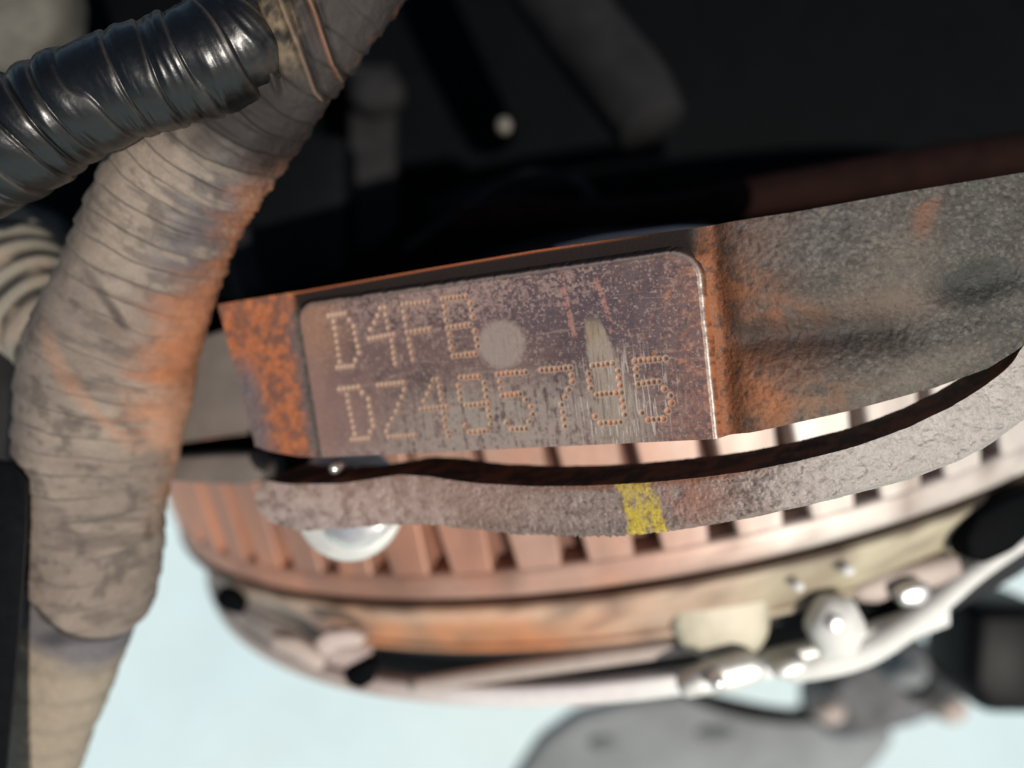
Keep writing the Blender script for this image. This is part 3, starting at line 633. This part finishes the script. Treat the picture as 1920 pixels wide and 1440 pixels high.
    ru = sm(-.55, .55, a - lim + (f1 - .5) * 1.3 + (fs - .5) * .9)
    ru *= sm(150, 320, y) * (1 - sm(900, 1040, y)) + .35 * (1 - sm(60, 200, y)) * sm(.5, .6, f2)
    rc = mix(np.zeros(V.shape) + lin(176, 112, 74), lin(188, 138, 108), sm(620, 760, y)); rc = mix(rc, lin(128, 78, 52), sm(.5, .64, f2) * (1 - sm(420, 560, y)) * .8)
    col = mix(col, 0, ru * .85) + rc * (ru * .85)[..., None]
    sk = np.abs(a - (-.95 + (y - 600) * .0068)) ; col = mix(col, lin(190, 132, 96), (1 - sm(.04, .2, sk + (f1 - .5) * .4)) * sm(600, 640, y) * (1 - sm(760, 820, y)) * .25)
    # torn tape edge
    for t0 in np.linspace(0, 1, 9):
        cx, cy = 150 + 78 * t0, 490 + 115 * t0
        col = mix(col, lin(52, 46, 44), blob(px, py, cx, cy, 14 + 6 * t0, 9, 55, .7) * (.15 + .45 * t0) * (np.abs(a) < 1.6))
    sea = yy + 18 * np.sin(a) ** 2 - 28 * np.sin(a)
    col = mix(col, lin(30, 27, 26), np.exp(-((sea - 1122) / 9) ** 2) * .9)
    lo = sm(1120, 1132, sea)
    lc = mix(np.zeros(V.shape) + lin(150, 138, 122), lin(132, 122, 108), np.exp(-((((s + 3 * np.cos(a)) / 8.5) % 1 - .5) / .16) ** 2) * .7)
    lc = mix(lc, lin(84, 84, 94), (1 - sm(1160, 1215, sea + (f1 - .5) * 60)) * .8)
    lc = mix(lc, lin(44, 44, 52), blob(px, py, 130, 1190, 60, 16, -12, .7) * .8)
    col = mix(col, 0, lo) + lc * lo[..., None]
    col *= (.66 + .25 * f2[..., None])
    rg_ = np.clip(.78 - .1 * up - .45 * blob(a, y, .55, 360, .5, 150, 0, .6) * sm(.4, .55, fs), .3, 1)
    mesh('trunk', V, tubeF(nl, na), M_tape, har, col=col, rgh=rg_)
trunk()
def branch():
    nl, na = 560, 200
    path = [(-190, 380, 114, 104), (-90, 322, 113, 104), (20, 264, 112, 103), (120, 208, 112, 96), (230, 160, 112, 92), (340, 127, 113, 95), (420, 100, 114.5, 102), (482, 52, 118, 100), (540, -25, 123.5, 98), (600, -130, 129, 95)]
    S = catmull(path, nl); xx = S[:, 0][:, None]
    def phase(s, a):
        q1 = np.stack([s, 0 * s, 0 * s], -1); q2 = np.stack([s, np.cos(a) * 3, np.sin(a) * 3], -1)
        return s / 4.6 + (fbm(q1, .11, 3, 101) - .5) * 2.6 + a * .42 / np.pi + (fbm(q2, .16, 2, 104) - .5) * .55
    def disp(s, a, r):
        Q = np.stack([s, np.cos(a) * 8, np.sin(a) * 8], -1)
        ph = phase(s, a); n_ = np.floor(ph); fr = ph - n_; hs = _h(n_.astype(int), n_.astype(int) * 7, n_.astype(int) * 3, 9)
        d = (np.sin(np.pi * fr) ** .8 - .5) * (.15 + .3 * hs) + fr * (1 - sm(.94, 1, fr)) * (.25 + .35 * (1 - hs))
        Wr = np.stack([ph * 2.4, a * .55, 0 * a], -1)
        d += (fbm(Wr, 1.0, 3, 102) - .5) * (.5 + .9 * sm(150, 420, xx)) + (fbm(Q * [1, .25, .25], .22, 2, 103) - .5) * .7
        return d
    V, s, a, r = tube(path, nl, na, disp); px, py = topx(V)
    Q = np.stack([s, np.cos(a) * 8, np.sin(a) * 8], -1); f1 = fbm(Q, .16, 4, 105); f2 = fbm(Q, 1.0, 4, 106)
    ph = phase(s, a); fr = ph - np.floor(ph)
    col = np.zeros(V.shape) + lin(8, 10, 10)
    edge = np.exp(-((fr - .93) / .05) ** 2)
    col = mix(col, lin(112, 98, 84), edge * sm(.3, .7, f1) * .2)
    dust = (sm(.95, 1.4, -a) * .6 + sm(1.2, 1.5, a) * .6 + sm(430, 560, px) * .4) * sm(.38, .62, f1 + (f2 - .5) * .4)
    col = mix(col, lin(86, 75, 66), np.clip(dust, 0, 1))
    mesh('taped_branch', V, tubeF(nl, na), M_gloss, har, col=col, rgh=np.clip(.25 + .4 * dust + edge * .15, 0, 1))['label'] = 'shiny black vinyl taped branch'
branch()
def conduit():
    nl, na = 260, 80
    path = [(-220, 330, 172, 110), (-110, 410, 168, 108), (-20, 490, 163, 106), (60, 570, 157, 96), (120, 650, 151, 80), (170, 740, 148, 60)]
    def disp(s, a, r): return .9 * np.sin((s + a * .8) / 5.6 * 2 * np.pi) * (1 - sm(55, 75, s)) + .2 * np.sin(a * 5 + s * .3)
    V, s, a, r = tube(path, nl, na, disp); Q = V; f = fbm(Q, .15, 4, 110)
    tone = np.sin((s + a * .8) / 5.6 * 2 * np.pi)  # wave along the ribs, colour goes darker in their valleys
    col = mix(np.zeros(V.shape) + lin(118, 113, 102), lin(28, 25, 23), sm(.1, -.7, tone) * .9); col = mix(col, lin(140, 124, 108), sm(.5, .65, f) * .6)
    mesh('ribbed_branch', V, tubeF(nl, na), M_tape, har, col=col, rgh=.75)['label'] = 'pale ribbed branch joining from the left'
conduit()

# ------------------------------------------------------------------ other parts round about
o = prism('plastic_shroud', [(-90, 850), (30, 870), (56, 900), (53, 1000), (41, 1170), (16, 1445), (-60, 2300), (-260, 2300), (-160, 1500)], 134, 8, M_black2, None, .5, back=(-1.0, 0, -1))
tag(o, 'upright edge of a black plastic shroud in the lower left corner beside the harness', 'shroud')
t = thing('gear_cover', 'flat grey brown metal cover with a dark lower joint between harness and number pad', 'cover', at(400, 760, 175))
prism('cover_plate', [(345, 640), (432, 612), (450, 700), (486, 812), (400, 818), (300, 836), (290, 760)], 172, 12, M_cover, t, 1.2)
prism('lower_flange', [(300, 858), (400, 852), (470, 850), (492, 868), (494, 900), (460, 910), (380, 908), (300, 900)], 164, 10, M_cover, t, 1.2)
prism('joint', [(290, 838), (400, 822), (500, 812), (680, 830), (690, 900), (560, 915), (470, 900), (460, 850), (300, 866)], 176, 8, M_black, t, .8)  # joint carried on as a black piece to darken behind the slot
def cavity():
    o = simple_tube('coolant_hose', [(900, -260, 300, 70), (1010, -60, 290, 75), (1100, 70, 280, 74), (1180, 170, 270, 76), (1225, 240, 265, 66)], M_dgrey, None, 40, 28)
    tag(o, 'dark grey hose hanging diagonally in the black engine bay', 'hose')
    o = dome('pale_screw', 945, 236, 250, 15, 16, 3, M_screw, None, 0, 12, 20); tag(o, 'small pale screw head alone in the dark engine bay', 'screw')
    o = simple_tube('rusty_pipe', [(860, 415, 215, 24), (960, 400, 212, 30), (1080, 402, 210, 28), (1250, 395, 206, 30), (1450, 362, 202, 38), (1700, 322, 198, 40), (1950, 286, 196, 42), (2200, 250, 196, 42)], M_rustdark, None, 60, 24)
    tag(o, 'dark reddish brown pipe running behind the top edge of the engine block', 'pipe')
    t = thing('mounting_bracket', 'dark grey upright bracket with a rounded knob beside the harness top', 'bracket', at(690, 400, 230))
    prism('upright', [(655, 120), (738, 120), (742, 420), (700, 470), (650, 470)], 330, 12, M_dgrey, t, 2)
    dome('knob', 708, 175, 318, 52, 44, 8, M_dgrey, t)
    o = prism('dark_casing', [(430, 330), (560, 240), (650, 250), (650, 520), (480, 580), (400, 560)], 260, 20, M_black2, None, 4); tag(o, 'black casing behind the harness above the rusty corner of the block', 'casing')
    o = simple_tube('grey_pipe', [(440, 430, 225, 26), (455, 490, 222, 28), (470, 560, 220, 28)], M_dgrey, None, 16, 20); tag(o, 'short dark grey pipe end close right of the harness', 'pipe')
    o = simple_tube('cable', [(760, 470, 240, 9), (860, 400, 240, 10), (980, 330, 238, 10), (1090, 345, 236, 10), (1130, 420, 236, 9)], M_dgrey, None, 40, 12); tag(o, 'thin dark cable looped in the shadow above the number pad', 'cable')
    o = prism('blue_grey_clamp', [(790, 380), (900, 340), (1000, 315), (1060, 325), (1050, 360), (930, 385), (820, 415)], 260, 10, M_black2, None, 3); tag(o, 'dark blue grey clamp over the rusty pipe in the shadow', 'clamp')
    o = simple_tube('highlight_strip', [(1040, 466, 142, 5), (1120, 452, 141, 9), (1190, 443, 140, 10), (1270, 432, 140, 8), (1340, 428, 141, 4)], M_hous, None, 24, 12); tag(o, 'thin pale gasket strip added just above the block edge over the number pad', 'highlight')  # pale strip added to draw the highlight above the block edge
cavity()
def left_back():
    o = prism('dusty_cover', [(-200, -200), (60, -200), (105, -40), (95, 60), (40, 120), (-60, 150), (-200, 150)], 210, 20, M_beige, None, 5); tag(o, 'dusty beige cover blurred in the upper left corner', 'cover')
    o = prism('dust_shield', [(-200, 350), (60, 380), (95, 420), (70, 470), (-20, 540), (-200, 560)], 220, 15, M_beige, None, 5); tag(o, 'dull beige shield behind the black taped branch', 'shield')
    o = prism('dark_housing', [(-300, -200), (420, -200), (560, 60), (420, 560), (200, 760), (-300, 980)], 300, 40, M_black, None, 6); tag(o, 'black housing filling the gap behind the harness fork', 'housing')
    o = simple_tube('slate_hose', [(-60, 560, 200, 60), (0, 720, 200, 66), (20, 860, 205, 66), (10, 1000, 215, 60)], M_dgrey, None, 30, 24); tag(o, 'dark slate hose at the left edge behind the harness trunk', 'hose')
left_back()
def lower_right():
    o = prism('black_connector', [(1830, 1140), (1990, 1140), (1990, 1345), (1850, 1345), (1815, 1290)], 330, 40, M_black2, None, 6); tag(o, 'black plug connector at the lower right edge', 'connector')
    t = thing('splash_shield', 'mottled grey plastic splash shield blurred below the bright housing rim', 'shield', at(1300, 1400, 560))
    prism('panel', [(950, 1480), (1010, 1390), (1080, 1340), (1200, 1310), (1300, 1300), (1400, 1335), (1480, 1350), (1560, 1310), (1640, 1330), (1690, 1385), (1650, 1440), (1560, 1530), (1250, 1640), (1000, 1600)], 560, 20, M_mgrey, t, 9)
    for x, y, rx, ry in ((1130, 1392, 30, 16), (1340, 1372, 40, 14)):
        dome('rib', x, y, 562, rx, ry, 5, M_midgrey, t, 0, 14, 20)
    t = thing('steering_knuckle', 'dark grey lumpy suspension piece blurred at the lower right under the silver arm', 'suspension part', at(1700, 1300, 480))
    prism('body', [(1540, 1300), (1580, 1255), (1640, 1215), (1720, 1206), (1790, 1232), (1822, 1280), (1800, 1335), (1730, 1365), (1640, 1390), (1570, 1400), (1530, 1360)], 470, 40, M_knuckle, t, 10)
    dome('cap', 1690, 1258, 455, 40, 26, 14, M_mgrey, t, 0, 14, 24); dome('cap', 1770, 1320, 455, 34, 30, 14, M_hous, t, 0, 14, 24)
    dome('stud', 1548, 1326, 440, 32, 26, 12, M_hous, t, 0, 14, 24)
    simple_tube('rod', [(1290, 1300, 450, 12), (1360, 1322, 450, 16), (1440, 1338, 450, 15), (1530, 1345, 455, 12)], M_dgrey, t, 20, 12)
lower_right()
